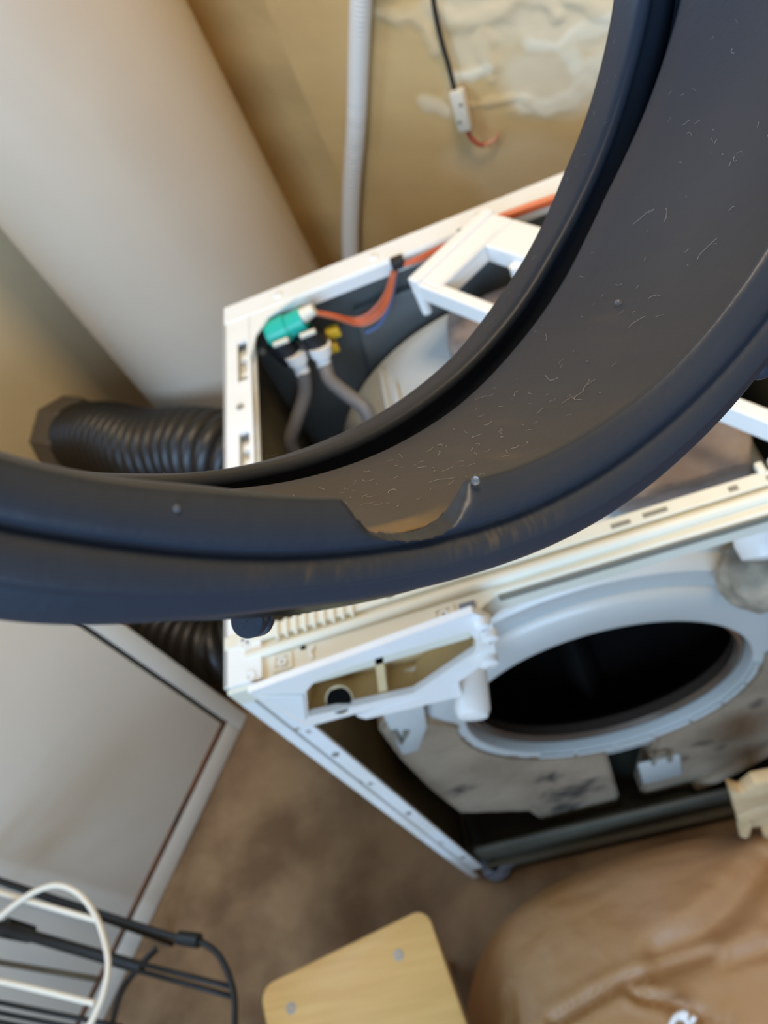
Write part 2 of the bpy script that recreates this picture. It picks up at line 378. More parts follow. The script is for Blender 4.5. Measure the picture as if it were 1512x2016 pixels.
bm = nb(); tube(bm, spline([b - d * 0.004, wp(926, 270, 0.022), wp(940, 283, 0.02), wp(953, 286, 0.016)], 8), 0.0034, 10); obj('red_wire', bm, 'red', t, label='short red wire end')
bm = nb()
for k in range(5):
    tube(bm, [wp(950, 285, 0.016), wp(962 + k * 3, 283 - k * 2, 0.014 + 0.003 * (k % 2)), wp(976 + 2 * k, 280 - 5 * k, 0.01)], 0.0016, 6)
obj('copper_strands', bm, 'copper', t, label='bare copper strands')

# ------------------------------------------------------------------ washing machine
W, D, H = 0.60, 0.52, 0.85
wm = thing('washing_machine', 'opened washing machine cabinet with no lid or front panel', 'washing machine', (0.3, 0.26, 0))
CX, CZ = 0.298, 0.49
# side panels: thin sheet with folded top flange and folded front flange
for side in (0, 1):
    mx = (lambda x: x) if side == 0 else (lambda x: W - x)
    def bx(bm, x0, x1, y0, y1, z0, z1, bev=0.0):
        a, b = sorted((mx(x0), mx(x1))); box(bm, (a, y0, z0), (b, y1, z1), bev)
    bm = nb(); bx(bm, 0.0, 0.0035, 0.0, D, 0.015, H, 0.001)
    sp_ = obj('side_panel', bm, 'white_sheet', wm, smooth=False)
    bm = nb(); bx(bm, 0.0036, 0.0046, 0.012, D - 0.006, 0.03, H - 0.012); obj('inner_face', bm, 'brown_in', sp_, smooth=False, label='dark brown inside of the sheet')
    bm = nb(); hs = [(0.0175, 0.030, 0.372, 0.442), (0.0175, 0.030, 0.215, 0.290), (0.0175, 0.030, 0.075, 0.130)]
    if side: hs = [(W - h[1], W - h[0], h[2], h[3]) for h in hs]
    a, b = sorted((mx(0.0), mx(0.0345)))
    slab_with_holes(bm, a, b, 0.0, D, H - 0.004, H, hs); obj('top_flange', bm, 'white_sheet', sp_, smooth=False)
    bm = nb(); bx(bm, 0.012, 0.033, 0.05, D - 0.03, H - 0.020, H - 0.0155); 
    for yy in (0.385, 0.415, 0.245, 0.268): bx(bm, 0.019, 0.028, yy, yy + 0.008, H - 0.0155, H - 0.006)
    obj('slot_backing', bm, 'white_sheet', sp_, smooth=False)
    for yy in (0.330, 0.185):
        bm = nb(); cyl(bm, (mx(0.02), yy, H - 0.001), (mx(0.02), yy, H + 0.0018), 0.0042, n=16); obj('screw', bm, 'screw', sp_)
    # folded vertical front flange, leaving the bottom tip longer
    bm = nb()
    a, b = sorted((mx(0.0), mx(0.030)))
    hs = [(0.016, 0.022, 0.545, 0.556), (0.008, 0.014, 0.560, 0.570), (0.014, 0.021, 0.245, 0.257), (0.009, 0.014, 0.180, 0.19), (0.012, 0.018, 0.735, 0.742), (0.019, 0.024, 0.722, 0.730)]
    if side: hs = [(W - h[1], W - h[0], h[2], h[3]) for h in hs]
    slab_with_holes(bm, a, b, 0.055, H - 0.03, 0.0, 0.003, hs, axes=(0, 2, 1)); obj('front_flange', bm, 'white_sheet', sp_, smooth=False)
    bm = nb(); bx(bm, 0.0, 0.0125, -0.0035, 0.0, 0.004, H - 0.02, 0.001); obj('front_lip', bm, 'white_sheet', sp_, smooth=False)
    for z in (0.150, 0.42, 0.66):
        bm = nb(); cyl(bm, (mx(0.021), -0.0022, z), (mx(0.021), 0.001, z), 0.0038, n=14); obj('screw', bm, 'screw', sp_)
# back panel + rear rail
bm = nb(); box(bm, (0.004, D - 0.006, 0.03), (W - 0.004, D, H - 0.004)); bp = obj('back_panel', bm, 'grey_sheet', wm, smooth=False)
bm = nb(); box(bm, (0.0, D - 0.034, H - 0.004), (W, D + 0.001, H + 0.001), 0.0015); box(bm, (0.035, D - 0.036, H - 0.018), (W - 0.035, D - 0.033, H - 0.002)); obj('rear_rail', bm, 'white_sheet', bp, smooth=False)
bm = nb(); prism(bm, [Vector((0.034, D - 0.034, H)), Vector((0.10, D - 0.034, H)), Vector((0.060, D - 0.050, H)), Vector((0.042, D - 0.075, H)), Vector((0.034, D - 0.115, H))], (0, 0, -0.003)); obj('corner_gusset', bm, 'white_sheet', bp, smooth=False)
bm = nb(); prism(bm, [Vector((x, D - 0.007, z)) for x, z in ((0.12, 0.60), (0.24, 0.56), (0.45, 0.62), (0.45, 0.79), (0.15, 0.79))], (0, -0.012, 0), 0.004); obj('pressed_bulge', bm, 'grey_sheet', bp)
for x in (0.075, 0.20, 0.33):
    bm = nb(); lathe(bm, [(0.001, 0.003), (0.004, 0.0025), (0.006, 0.0)], (x, D - 0.018, H + 0.001), (0, 0, 1), 14); obj('rivet', bm, 'white_sheet', bp)
# front rail, moulded cream cross bar
fr = None
bm = nb()
o = [(0.0, -0.004), (0.205, -0.004), (0.236, 0.013), (0.585, 0.013), (0.60, 0.0), (0.60, 0.047), (0.0, 0.047)]
prism(bm, [Vector((x, y, H - 0.028)) for x, y in o], (0, 0, 0.024), 0.0015); fr = obj('front_rail', bm, 'cream_sheet', wm, smooth=False)
bm = nb(); tube(bm, [(0.020, 0.0245, H - 0.003), (0.58, 0.0285, H - 0.003)], 0.0052, 12); tube(bm, [(0.235, 0.0165, H - 0.006), (0.585, 0.0165, H - 0.006)], 0.0035, 10); obj('ridge', bm, 'cream_sheet', fr)
bm = nb(); box(bm, (0.0, 0.035, H - 0.006), (0.60, 0.0475, H + 0.001), 0.001); obj('rear_lip', bm, 'cream_sheet', fr, smooth=False)
bm = nb(); box(bm, (0.030, -0.0042, H - 0.008), (0.203, -0.0012, H - 0.0030)); obj('seam', bm, 'hole', fr, smooth=False)
bm = nb(); box(bm, (0.238, 0.0118, H - 0.012), (0.56, 0.0136, H - 0.004)); obj('seam', bm, 'print', fr, smooth=False)
for x0, x1, y0, y1 in ((0.337, 0.352, 0.0375, 0.0415), (0.362, 0.381, 0.0385, 0.0425), (0.427, 0.434, 0.038, 0.0425), (0.455, 0.470, 0.038, 0.042), (0.150, 0.156, 0.037, 0.041)):
    bm = nb(); box(bm, (x0, y0, H - 0.001), (x1, y1, H + 0.0014)); obj('slot', bm, 'print', fr, smooth=False)
for i, x in enumerate((0.452, 0.462, 0.472, 0.482, 0.492)):
    bm = nb(); box(bm, (x, 0.045, H - 0.004), (x + 0.006, 0.056, H + 0.003), 0.0015); obj('tooth', bm, 'cream_sheet', fr)
for k in range(9):
    bm = nb(); x = 0.05 + k * 0.0085; box(bm, (x, 0.030, H - 0.002), (x + 0.0025, 0.047, H + 0.0035)); obj('rib', bm, 'cream_sheet', fr, smooth=False)
for x, y in ((0.052, 0.0105), (0.193, 0.0095)):
    bm = nb(); slab_with_holes(bm, x - 0.009, x + 0.009, y - 0.0075, y + 0.0075, H - 0.0045, H - 0.0025, [(x - 0.006, x + 0.006, y - 0.005, y + 0.005)]); e = obj('square_boss', bm, 'cream_sheet', fr, smooth=False)
    bm = nb(); lathe(bm, [(0.002, -0.0045), (0.002, -0.002), (0.0042, -0.002), (0.0042, -0.0045)], (x, y, H), (0, 0, 1), 18); obj('screw_boss', bm, 'white_sheet', e)
bm = nb(); box(bm, (0.206, 0.003, H - 0.0045), (0.219, 0.0145, H - 0.0025)); obj('sticker', bm, 'foot', fr, smooth=False, label='small grey-blue sticker')
bm = nb(); box(bm, (0.069, 0.0165, H - 0.0044), (0.0735, 0.020, H - 0.003)); obj('slot', bm, 'hole', fr, smooth=False)
bm = nb(); tube(bm, [(0.079, 0.006, H - 0.004), (0.0775, 0.012, H - 0.003), (0.081, 0.0165, H - 0.004)], 0.0018, 8); obj('clip', bm, 'white_sheet', fr)
for x, y in ((0.024, 0.004), (0.019, 0.036), (0.022, 0.040)):
    bm = nb(); lathe(bm, [(0.0025, -0.004), (0.0025, 0.001), (0.0052, 0.001), (0.0052, -0.004)], (x, y, H), (0, 0, 1), 18); obj('screw_boss', bm, 'white_sheet', fr)

# tub
tub = nb()
prof = [(0.1645, 0.075), (0.1645, 0.056), (0.1665, 0.052), (0.171, 0.0505), (0.190, 0.0515), (0.206, 0.054), (0.211, 0.058), (0.214, 0.064), (0.222, 0.065), (0.238, 0.063), (0.244, 0.068), (0.247, 0.078), (0.262, 0.084), (0.268, 0.094), (0.270, 0.12), (0.271, 0.20), (0.274, 0.205), (0.274, 0.215), (0.271, 0.22), (0.271, 0.45), (0.268, 0.474), (0.25, 0.482), (0.10, 0.485), (0.001, 0.485)]
# lathe axis +Y: prof heights are y
lathe(tub, prof, (CX, 0, CZ), (0, 1, 0), 128); tubo = obj('tub', tub, 'tub', wm)
for k in range(7):     # pressed segments of the clamping ring on the lower rim
    a0 = math.radians(-128 + k * 18); bm = nb(); pts = []
    for q in range(9):
        aa = a0 + math.radians(16.4) * q / 8; pts.append((CX + 0.1705 * math.cos(aa), 0.0495, CZ + 0.1705 * math.sin(aa)))
    tube(bm, pts, 0.0030, 8); obj('clamp_segment', bm, 'tub', tubo)
for k, (xx, yy) in enumerate(((0.160, 0.44), (0.185, 0.36), (0.150, 0.30), (0.175, 0.40))):
    an = math.acos((xx - CX) / 0.271); bm = nb()
    p = Vector((CX + 0.272 * math.cos(an), 0, CZ + 0.272 * math.sin(an)))
    u = Vector((math.cos(an), 0, math.sin(an))); tn = Vector((-math.sin(an), 0, math.cos(an))); s3 = Matrix((tn, Vector((0, 1, 0)), u)).transposed()
    vs = box(bm, (-0.003, -0.05 + 0.01 * k, -0.004), (0.003, 0.03, 0.007), 0.001)
    for v in vs: v.co = s3 @ v.co + p + Vector((0, yy - 0.02, 0))
    obj('tub_rib', bm, 'tub', tubo)
bm = nb(); lathe(bm, [(0.156, 0.085), (0.153, 0.070), (0.156, 0.064), (0.161, 0.064), (0.1625, 0.075), (0.164, 0.09), (0.156, 0.085)], (CX, 0, CZ), (0, 1, 0), 96)
dr = nb(); lathe(dr, [(0.156, 0.084), (0.162, 0.092), (0.235, 0.105), (0.238, 0.12), (0.238, 0.43), (0.225, 0.44), (0.001, 0.435)], (CX, 0, CZ), (0, 1, 0), 96)
dro = obj('drum', dr, 'drum', wm); obj('drum_rim', bm, 'seal', dro, label='thin brownish steel rim')
# perforation rows pressed in the drum back (small dimples seen faintly)
for k in range(26):
    a = 2.4 * k; r = 0.03 + 0.0072 * k; bm = nb()
    lathe(bm, [(0.001, 0.0), (0.004, 0.001), (0.006, 0.003)], (CX + r * math.cos(a), 0.431, CZ + r * math.sin(a)), (0, 1, 0), 12); obj('drum_dimple', bm, 'seal', dro)
for k in range(3):
    a = math.radians(25 + 120 * k); bm = nb(); u = Vector((math.cos(a), 0, math.sin(a))); tn = Vector((-math.sin(a), 0, math.cos(a)))
    prism(bm, [Vector((CX, 0.13, CZ)) + u * 0.236 - tn * 0.03, Vector((CX, 0.13, CZ)) + u * 0.195, Vector((CX, 0.13, CZ)) + u * 0.236 + tn * 0.03], (0, 0.28, 0), 0.006); obj('drum_paddle', bm, 'drum', dro)

# counterweights on the tub front
def weight(name, px, arc, y0, y1, stains, lab, extra=None):
    poly = [PY(a, b, y0) for a, b in px] if px and not isinstance(px[0], Vector) else px
    pts = poly + [Vector((CX + r * math.cos(math.radians(a)), y0, CZ + r * math.sin(math.radians(a)))) for a, r in arc]
    bm = nb(); vs = [bm.verts.new(p) for p in pts]; f = bm.faces.new(vs)
    r = bmesh.ops.extrude_face_region(bm, geom=[f])
    for v in r['geom']:
        if isinstance(v, bmesh.types.BMVert): v.co.y = y1
    bmesh.ops.recalc_face_normals(bm, faces=bm.faces[:])
    bmesh.ops.bevel(bm, geom=[e for e in bm.edges], offset=0.004, segments=2, affect='EDGES')
    bmesh.ops.triangulate(bm, faces=bm.faces[:])
    for _ in range(4):
        bmesh.ops.subdivide_edges(bm, edges=[e for e in bm.edges if e.calc_length() > 0.012], cuts=1)
        bmesh.ops.triangulate(bm, faces=bm.faces[:])
    cs = [(PY(a, b, y0), s) for a, b, s in stains]
    for v in bm.verts:
        v.co.y += 0.0012 * noise.noise(v.co * 60)
    bm.verts.index_update(); vals = []
    for v in bm.verts:
        d = 0
        for c, s in cs:
            q = (v.co - c).length / s + 0.9 * noise.noise(v.co * 85) + 0.35 * noise.noise(v.co * 220)
            d = max(d, min(1, max(0, 1.25 - q)))
        vals.append(d)
    ob = obj(name, bm, 'concrete', wm, label=lab, sharp=0.5)
    at = ob.data.attributes.new('dirt_and_bounce', 'FLOAT', 'POINT'); at.data.foreach_set('value', np.array(vals, np.float32))
    return ob
yw = 0.047
arcL = [(a, 0.1745) for a in range(-97, -196, -6)]
w1 = weight('counterweight', [(762, 1412), (745, 1440), (790, 1500), (850, 1560), (905, 1602), (1040, 1598), (1066, 1617), (1100, 1617), (1225, 1590)],
            arcL, yw, 0.085, [(1130, 1560, 0.045), (1110, 1590, 0.03), (905, 1556, 0.02), (1080, 1530, 0.02), (1160, 1540, 0.02)], 'stained concrete weight on the lower left of the tub')
arcR = [(a, 0.1745) for a in range(4, -80, -6)]
pr_ = [PY(1262, 1568, yw), PY(1358, 1552, yw), PY(1440, 1512, yw), PY(1512, 1470, yw), Vector((0.53, yw, 0.36)), Vector((0.55, yw, 0.50))]
w2 = weight('counterweight', pr_, arcR, yw, 0.085, [(1345, 1495, 0.012), (1385, 1462, 0.014), (1490, 1385, 0.012), (1420, 1470, 0.008)], 'concrete weight on the lower right of the tub')
# raised pocket lug and light edge on the right weight
bm = nb(); c = PY(1285, 1510, yw); box(bm, (c.x - 0.020, yw - 0.005, c.z - 0.060), (c.x + 0.040, yw + 0.002, c.z + 0.035), 0.004); obj('mount_pad', bm, 'tub', w2)
bm = nb(); c = PY(1303, 1497, yw - 0.011); tube(bm, [c + Vector((0.012 * math.cos(a), 0, 0.016 * math.sin(a))) for a in np.linspace(-0.6, 3.4, 14)], 0.0035, 8); obj('wire_spring', bm, 'print', w2)
bm = nb(); a, b = PY(1372, 1545, yw - 0.004), PY(1512, 1472, yw - 0.004); tube(bm, [a, (a + b) / 2 + Vector((0, 0, -0.003)), b, b + Vector((0.02, 0, 0.03))], 0.011, 10); obj('edge_bead', bm, 'concrete', w2)
# upright grey plastic lug above the left weight
bm = nb(); prism(bm, [PY(a, b, 0.040) for a, b in ((752, 1408), (835, 1392), (842, 1432), (825, 1478), (792, 1488))], (0, 0.018, 0), 0.003); obj('tub_lug', bm, 'tub', tubo)
bm = nb(); tube(bm, [PY(a, b, 0.038) for a, b in ((775, 1440), (790, 1462), (800, 1440))], 0.004, 8); obj('lug_hook', bm, 'print', tubo)
# top counterweight
bm = nb(); z0 = 0.765
poly = [PZ(a, b, 0.79) for a, b in ((892, 598), (868, 640), (882, 690), (930, 720), (1080, 800))]
pr2 = [Vector((0.262, 0.428, z0)), Vector((0.250, 0.372, z0)), Vector((0.262, 0.335, z0)), Vector((0.33, 0.155, z0)), Vector((0.36, 0.10, z0)), Vector((0.468, 0.096, z0)), Vector((0.488, 0.135, z0)), Vector((0.40, 0.40, z0)), Vector((0.36, 0.44, z0))]
prism(bm, pr2, (0, 0, 0.032), 0.006)
bmesh.ops.triangulate(bm, faces=bm.faces[:])
for _ in range(4):
    bmesh.ops.subdivide_edges(bm, edges=[e for e in bm.edges if e.calc_length() > 0.014], cuts=1); bmesh.ops.triangulate(bm, faces=bm.faces[:])
for v in bm.verts: v.co += Vector((noise.noise(v.co * 45), noise.noise(v.co * 45 + Vector((5, 0, 0))), noise.noise(v.co * 70))) * 0.0025
obj('top_counterweight', bm, 'concrete2', wm, label='rough concrete weight on top of the tub', sharp=0.7)

# base pan
bm = nb()
box(bm, (0.006, 0.02, 0.02), (W - 0.006, D - 0.01, 0.028)); base = obj('base_pan', bm, 'base', wm, smooth=False)
bm = nb(); box(bm, (0.03, 0.012, 0.022), (W - 0.03, 0.022, 0.105), 0.004); obj('base_front', bm, 'base', base)
bm = nb(); box(bm, (0.03, -0.002, 0.006), (W - 0.03, 0.014, 0.034), 0.005); obj('base_rail', bm, 'basebar', base)
bm = nb(); prism(bm, [Vector((x, 0.0, z)) for x, z in ((0.30, 0.035), (0.318, 0.035), (0.318, 0.36), (0.285, 0.36))], (0, 0.010, 0)); bm.free()
for x in (0.045, W - 0.045):
    bm = nb(); lathe(bm, [(0.001, 0.0), (0.026, 0.0), (0.028, 0.004), (0.028, 0.014), (0.022, 0.020), (0.001, 0.022)], (x, 0.012, 0.0), (0, 0, 1), 32); ft = obj('foot', bm, 'foot', wm, label='grey plastic levelling foot')
    bm = nb(); prism(bm, [Vector((x - 0.022, -0.008, 0.020)), Vector((x + 0.034, -0.002, 0.020)), Vector((x + 0.030, 0.022, 0.020)), Vector((x - 0.020, 0.024, 0.020))], (0, 0, 0.012), 0.003); obj('foot_bracket', bm, 'foot', ft)
    bm = nb(); cyl(bm, (x, 0.004, 0.030), (x, 0.004, 0.0335), 0.0085, n=20); obj('foot_hole', bm, 'hole', ft)
# damper legs inside (dark strut beside the left weight)
bm = nb(); cyl(bm, (0.09, 0.10, 0.035), (0.14, 0.12, 0.28), 0.016, n=18); obj('damper', bm, 'black', wm)
bm = nb(); cyl(bm, (0.50, 0.10, 0.035), (0.46, 0.12, 0.28), 0.016, n=18); obj('damper', bm, 'black', wm)

# detergent drawer housing
yd = -0.012
def q(px, py, y=yd): return PY(px, py, y)
hou = None
outer = [(488, 1364), (545, 1343), (700, 1288), (800, 1252), (930, 1206), (968, 1222), (976, 1290), (885, 1356), (602, 1432)]
inner = [(603, 1361), (622, 1338), (694, 1312), (762, 1290), (922, 1244), (938, 1262), (934, 1284), (815, 1364), (607, 1411)]
bm = nb()
O = [q(*p) for p in outer]; I = [q(*p) for p in inner]
ov = [[bm.verts.new(p + Vector((0, dy, 0))) for p in O] for dy in (0, 0.006)]
iv = [[bm.verts.new(p + Vector((0, dy, 0))) for p in I] for dy in (0, 0.006)]
n = 9
for k in range(n):
    k2 = (k + 1) % n
    bm.faces.new((ov[0][k], ov[0][k2], iv[0][k2], iv[0][k])); bm.faces.new((ov[1][k2], ov[1][k], iv[1][k], iv[1][k2]))
    bm.faces.new((ov[0][k2], ov[0][k], ov[1][k], ov[1][k2])); bm.faces.new((iv[0][k], iv[0][k2], iv[1][k2], iv[1][k]))
bmesh.ops.recalc_face_normals(bm, faces=bm.faces[:])
hou = obj('detergent_housing', bm, 'white_plastic', wm, smooth=False, label='white open detergent drawer housing')
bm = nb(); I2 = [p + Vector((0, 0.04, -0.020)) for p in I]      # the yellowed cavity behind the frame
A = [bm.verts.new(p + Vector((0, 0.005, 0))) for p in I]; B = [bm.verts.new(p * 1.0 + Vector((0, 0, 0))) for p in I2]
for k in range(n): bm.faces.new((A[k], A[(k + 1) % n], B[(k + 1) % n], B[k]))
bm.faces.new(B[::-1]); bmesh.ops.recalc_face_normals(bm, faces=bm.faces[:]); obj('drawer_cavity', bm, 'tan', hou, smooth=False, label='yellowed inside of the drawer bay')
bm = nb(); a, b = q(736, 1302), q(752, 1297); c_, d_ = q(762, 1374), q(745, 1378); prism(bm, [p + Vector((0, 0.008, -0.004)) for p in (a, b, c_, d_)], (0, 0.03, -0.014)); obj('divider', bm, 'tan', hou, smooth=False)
bm = nb(); c = q(668, 1378, -0.003); tube(bm, [c + Vector((0, -0.001, 0.0015)), c + Vector((0, 0.010, -0.02))], [0.0115, 0.010], 20); obj('drain_port', bm, 'hole', hou, label='dark round port')
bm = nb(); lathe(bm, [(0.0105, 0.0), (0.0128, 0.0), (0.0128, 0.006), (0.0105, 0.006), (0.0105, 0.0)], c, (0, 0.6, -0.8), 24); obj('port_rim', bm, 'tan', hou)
bm = nb(); a = q(905, 1350, -0.006); bb = q(930, 1357, -0.016); lathe(bm, [(0.001, -0.030), (0.0135, -0.028), (0.0165, -0.022), (0.0165, 0.030), (0.001, 0.030)], q(926, 1352, 0.004), (0.15, 1, 0.1), 28); obj('round_spout', bm, 'white_plastic', hou)
bm = nb(); prism(bm, [q(*p, -0.011) for p in ((700, 1412), (905, 1345), (912, 1372), (720, 1418))], (0, 0.03, 0), 0.002); obj('lower_gutter', bm, 'white_plastic', hou, smooth=False)
bm = nb(); prism(bm, [q(*p, -0.0145) for p in ((510, 1372), (598, 1370), (604, 1420), (585, 1412))], (0, 0.006, 0), 0.0012); obj('corner_plate', bm, 'white_sheet', hou, smooth=False)
for p_, s_ in (((948, 1228), 0.006), ((960, 1300), 0.008), ((962, 1252), 0.007)):
    bm = nb(); c = q(*p_, yd - 0.002); lathe(bm, [(0.001, -0.006), (s_, -0.004), (s_ * 1.15, 0.003)], c, (0, 1, 0), 18); obj('clip_boss', bm, 'white_plastic', hou)

# inlet valve group on the back panel
vy = 0.462
val = nb(); p0 = PY(528, 662, vy); p1 = PY(600, 628, vy)
tube(val, [p0, p0 * 0.97 + p1 * 0.03, p1 * 0.55 + p0 * 0.45, p1 * 0.56 + p0 * 0.44, p1], [0.010, 0.0165, 0.0165, 0.0145, 0.0150], 18)
vo = obj('inlet_valve', val, 'green', wm, label='green solenoid of the water inlet valve')
bm = nb(); a = PY(596, 622, vy - 0.012); tube(bm, [a, a + Vector((0.016, 0, 0.003))], [0.009, 0.007], 14); obj('coil_plug', bm, 'bone', vo)
for (ax, ay), (bx_, by_) in (((545, 672), (575, 705)), ((598, 655), (632, 690))):
    a = PY(ax, ay, vy - 0.006); b = PY(bx_, by_, vy - 0.012); bm = nb(); tube(bm, [a, b], [0.0165, 0.0150], 16); obj('valve_body', bm, 'black', vo)
    bm = nb(); c = PY(ax + 8, ay + 2, vy - 0.024); box(bm, c - Vector((0.010, 0.003, 0.0025)), c + Vector((0.010, 0.003, 0.0025)), 0.001); obj('terminal', bm, 'bone', vo)
for (ax, ay), (bx_, by_) in (((580, 694), (597, 735)), ((628, 680), (640, 722))):
    a = PY(ax, ay, vy - 0.016); b = PY(bx_, by_, vy - 0.022); bm = nb(); tube(bm, [a, a + (b - a) * 0.45, a + (b - a) * 0.5, b], [0.0155, 0.013, 0.0095, 0.0095], 16); obj('outlet_nozzle', bm, 'white_plastic', vo)
for (ax, ay) in ((655, 655), (652, 685)):
    a = PY(ax, ay, vy + 0.01); bm = nb(); box(bm, a - Vector((0.008, 0.006, 0.006)), a + Vector((0.010, 0.006, 0.008)), 0.002); obj('yellow_tab', bm, 'yellow', vo)
bm = nb(); a = PY(515, 690, vy); cyl(bm, a, a + Vector((0, -0.003, 0)), 0.005); obj('bracket_screw', bm, 'screw', vo)
bm = nb(); tube(bm, spline([PY(597, 730, vy - 0.022), PY(600, 775, vy - 0.03), PY(583, 830, vy - 0.045), PY(572, 870, vy - 0.05), PY(590, 905, vy - 0.05), PY(640, 960, vy - 0.05)], 10), 0.0092, 14); obj('valve_hose', bm, 'hose', wm)
bm = nb(); tube(bm, spline([PY(640, 718, vy - 0.022), PY(650, 748, vy - 0.04), PY(685, 778, vy - 0.07), PY(715, 800, vy - 0.09), PY(728, 825, vy - 0.10), PY(735, 870, vy - 0.11)], 10), 0.0092, 14); obj('valve_hose', bm, 'hose', wm)
wires = [('orange2', [(612, 612), (650, 618), (700, 628), (735, 610), (760, 575), (772, 535)], 0.0), ('orange', [(612, 618), (655, 620), (702, 634), (740, 618), (765, 580), (776, 535)], 0.004),
         ('orange2', [(612, 616), (660, 626), (710, 640), (748, 622), (768, 585), (779, 535)], 0.008), ('blue', [(720, 655), (745, 640), (765, 605), (775, 570), (781, 535)], 0.003),
         ('blue', [(790, 518), (830, 505), (880, 488), (915, 470)], 0.0), ('orange', [(795, 520), (840, 500), (885, 478), (935, 455)], 0.004), ('orange2', [(795, 524), (840, 508), (890, 482), (940, 460)], 0.008)]
for mname, pts, dy in wires:
    bm = nb(); tube(bm, spline([PY(a, b, 0.475 - dy) for a, b in pts], 8), 0.0022, 8); obj('wire', bm, mname, wm)
bm = nb(); c = PY(783, 518, 0.474); box(bm, c - Vector((0.008, 0.006, 0.006)), c + Vector((0.008, 0.008, 0.006)), 0.002); obj('wire_clip', bm, 'black', wm)
for i, (o_, r_) in enumerate(((0, 0.0045), (0.006, 0.0045))):
    bm = nb(); tube(bm, [PY(930, 462 - i * 4, 0.474), PY(985, 432 - i * 4, 0.474), PY(1040, 412 - i * 4, 0.474), PY(1110, 388 - i * 4, 0.474)], r_, 10); obj('wire_loom', bm, 'orange', wm)
bm = nb(); c = PY(912, 462, 0.474); box(bm, c - Vector((0.006, 0.006, 0.006)), c + Vector((0.006, 0.006, 0.006)), 0.002); obj('wire_clip', bm, 'black', wm)
# mouldy hose elbow at the upper right of the tub front
bm = nb(); bmesh.ops.create_icosphere(bm, subdivisions=4, radius=0.034)
c = PY(1492, 1132, 0.040)
for v in bm.verts:
    dn = v.co.normalized(); v.co = c + dn * (0.034 + 0.004 * noise.noise(dn * 2.5) + 0.002 * noise.noise(dn * 7))
el = obj('hose_elbow', bm, 'mould', wm, label='dirty rounded end of a rubber elbow')
bm = nb(); tube(bm, spline([c + Vector((0.005, 0.0, 0)), c + Vector((0.05, 0.01, 0.0)), c + Vector((0.09, 0.05, -0.02))], 8), 0.026, 20); obj('elbow_pipe', bm, 'mould', el)
bm = nb(); c2 = PY(1498, 1056, 0.045); lathe(bm, [(0.001, -0.02), (0.018, -0.018), (0.022, -0.006), (0.022, 0.02), (0.001, 0.02)], c2, (0.2, 1, 0.5), 24); obj('tub_stub', bm, 'white_plastic', wm)

# ------------------------------------------------------------------ loose plastic frame lying over the open top
c1 = Vector((0.236, 0.399, 0)); e1 = Vector((0.212, -0.298, 0)).normalized(); e2 = Vector((-e1.y, e1.x, 0)); LEN, WID = 0.50, 0.124
zt = 0.874
t = thing('plastic_frame', 'loose white plastic frame with pegs lying across the open top', 'frame', c1 + e1 * 0.25 + e2 * 0.06 + Vector((0, 0, H)))
def fpt(a, b, z): return c1 + e1 * a + e2 * b + Vector((0, 0, z))
def fbar(bm, a0, a1, b0, b1, z0, z1, bev=0.003):
    s = Matrix((e1, e2, Vector((0, 0, 1)))).transposed(); c = fpt((a0 + a1) / 2, (b0 + b1) / 2, (z0 + z1) / 2)
    vs = box(bm, (-(a1 - a0) / 2, -(b1 - b0) / 2, -(z1 - z0) / 2), ((a1 - a0) / 2, (b1 - b0) / 2, (z1 - z0) / 2), bev)
    for v in vs: v.co = s @ v.co + c
zb = H + 0.002
bm = nb(); fbar(bm, 0.011, LEN - 0.031, 0.0, 0.006, zb, zt - 0.0004, 0.0015); fbar(bm, 0.041, LEN - 0.031, -0.0005, 0.012, zt - 0.004, zt + 0.0004, 0.0012); obj('near_bar', bm, 'frame', t, smooth=False)
bm = nb(); fbar(bm, 0.041, LEN - 0.031, WID - 0.045, WID, zt - 0.005, zt - 0.0004, 0.0015); fbar(bm, 0.041, LEN - 0.031, WID - 0.0455, WID - 0.041, zb, zt - 0.001, 0.001); obj('far_bar', bm, 'frame', t, smooth=False)
bm = nb(); fbar(bm, 0.002, 0.0405, 0.0065, WID, zt - 0.006, zt, 0.0015); fbar(bm, 0.0, 0.014, -0.001, WID + 0.001, zt - 0.010, zt + 0.005, 0.002); fbar(bm, 0.036, 0.040, 0.008, WID - 0.02, zb, zt, 0.001); obj('end_bar', bm, 'frame', t, smooth=False)
bm = nb(); fbar(bm, LEN - 0.03, LEN, 0.0, WID, zb, zt, 0.0015); obj('end_bar', bm, 'frame', t, smooth=False)
for a_, b_ in ((0.006, 0.004), (0.085, WID - 0.050), (0.30, WID - 0.050)):
    bm = nb(); cyl(bm, fpt(a_, b_, zb + 0.012), fpt(a_, b_, zb - 0.022), 0.0065, 0.0055, 16); obj('peg', bm, 'frame', t)

# ------------------------------------------------------------------ wooden stool
zs = 0.23
cs = [PZ(510, 1945, zs), PZ(838, 1785, zs), PZ(915, 2030, zs)]
ux = (cs[1] - cs[0]).normalized(); uy = Vector((ux.y, -ux.x, 0)); LW = (cs[1] - cs[0]).length; LD = 0.30
org = cs[0]
st = thing('wooden_stool', 'low birch plywood stool with screws in its seat', 'stool', org + ux * LW / 2 + uy * LD / 2 - Vector((0, 0, zs)))
def rrect(a0, a1, b0, b1, r, z, n=6):
    out = []
    for cx, cy, s in ((a1 - r, b0 + r, -90), (a1 - r, b1 - r, 0), (a0 + r, b1 - r, 90), (a0 + r, b0 + r, 180)):
        for k in range(n + 1):
            an = math.radians(s + 90 * k / n); out.append(org + ux * (cx + r * math.cos(an)) + uy * (cy + r * math.sin(an)) + Vector((0, 0, z - zs)))
    return out
bm = nb(); prism(bm, rrect(0, LW, 0, LD, 0.022, zs - 0.018), (0, 0, 0.018), 0.002)
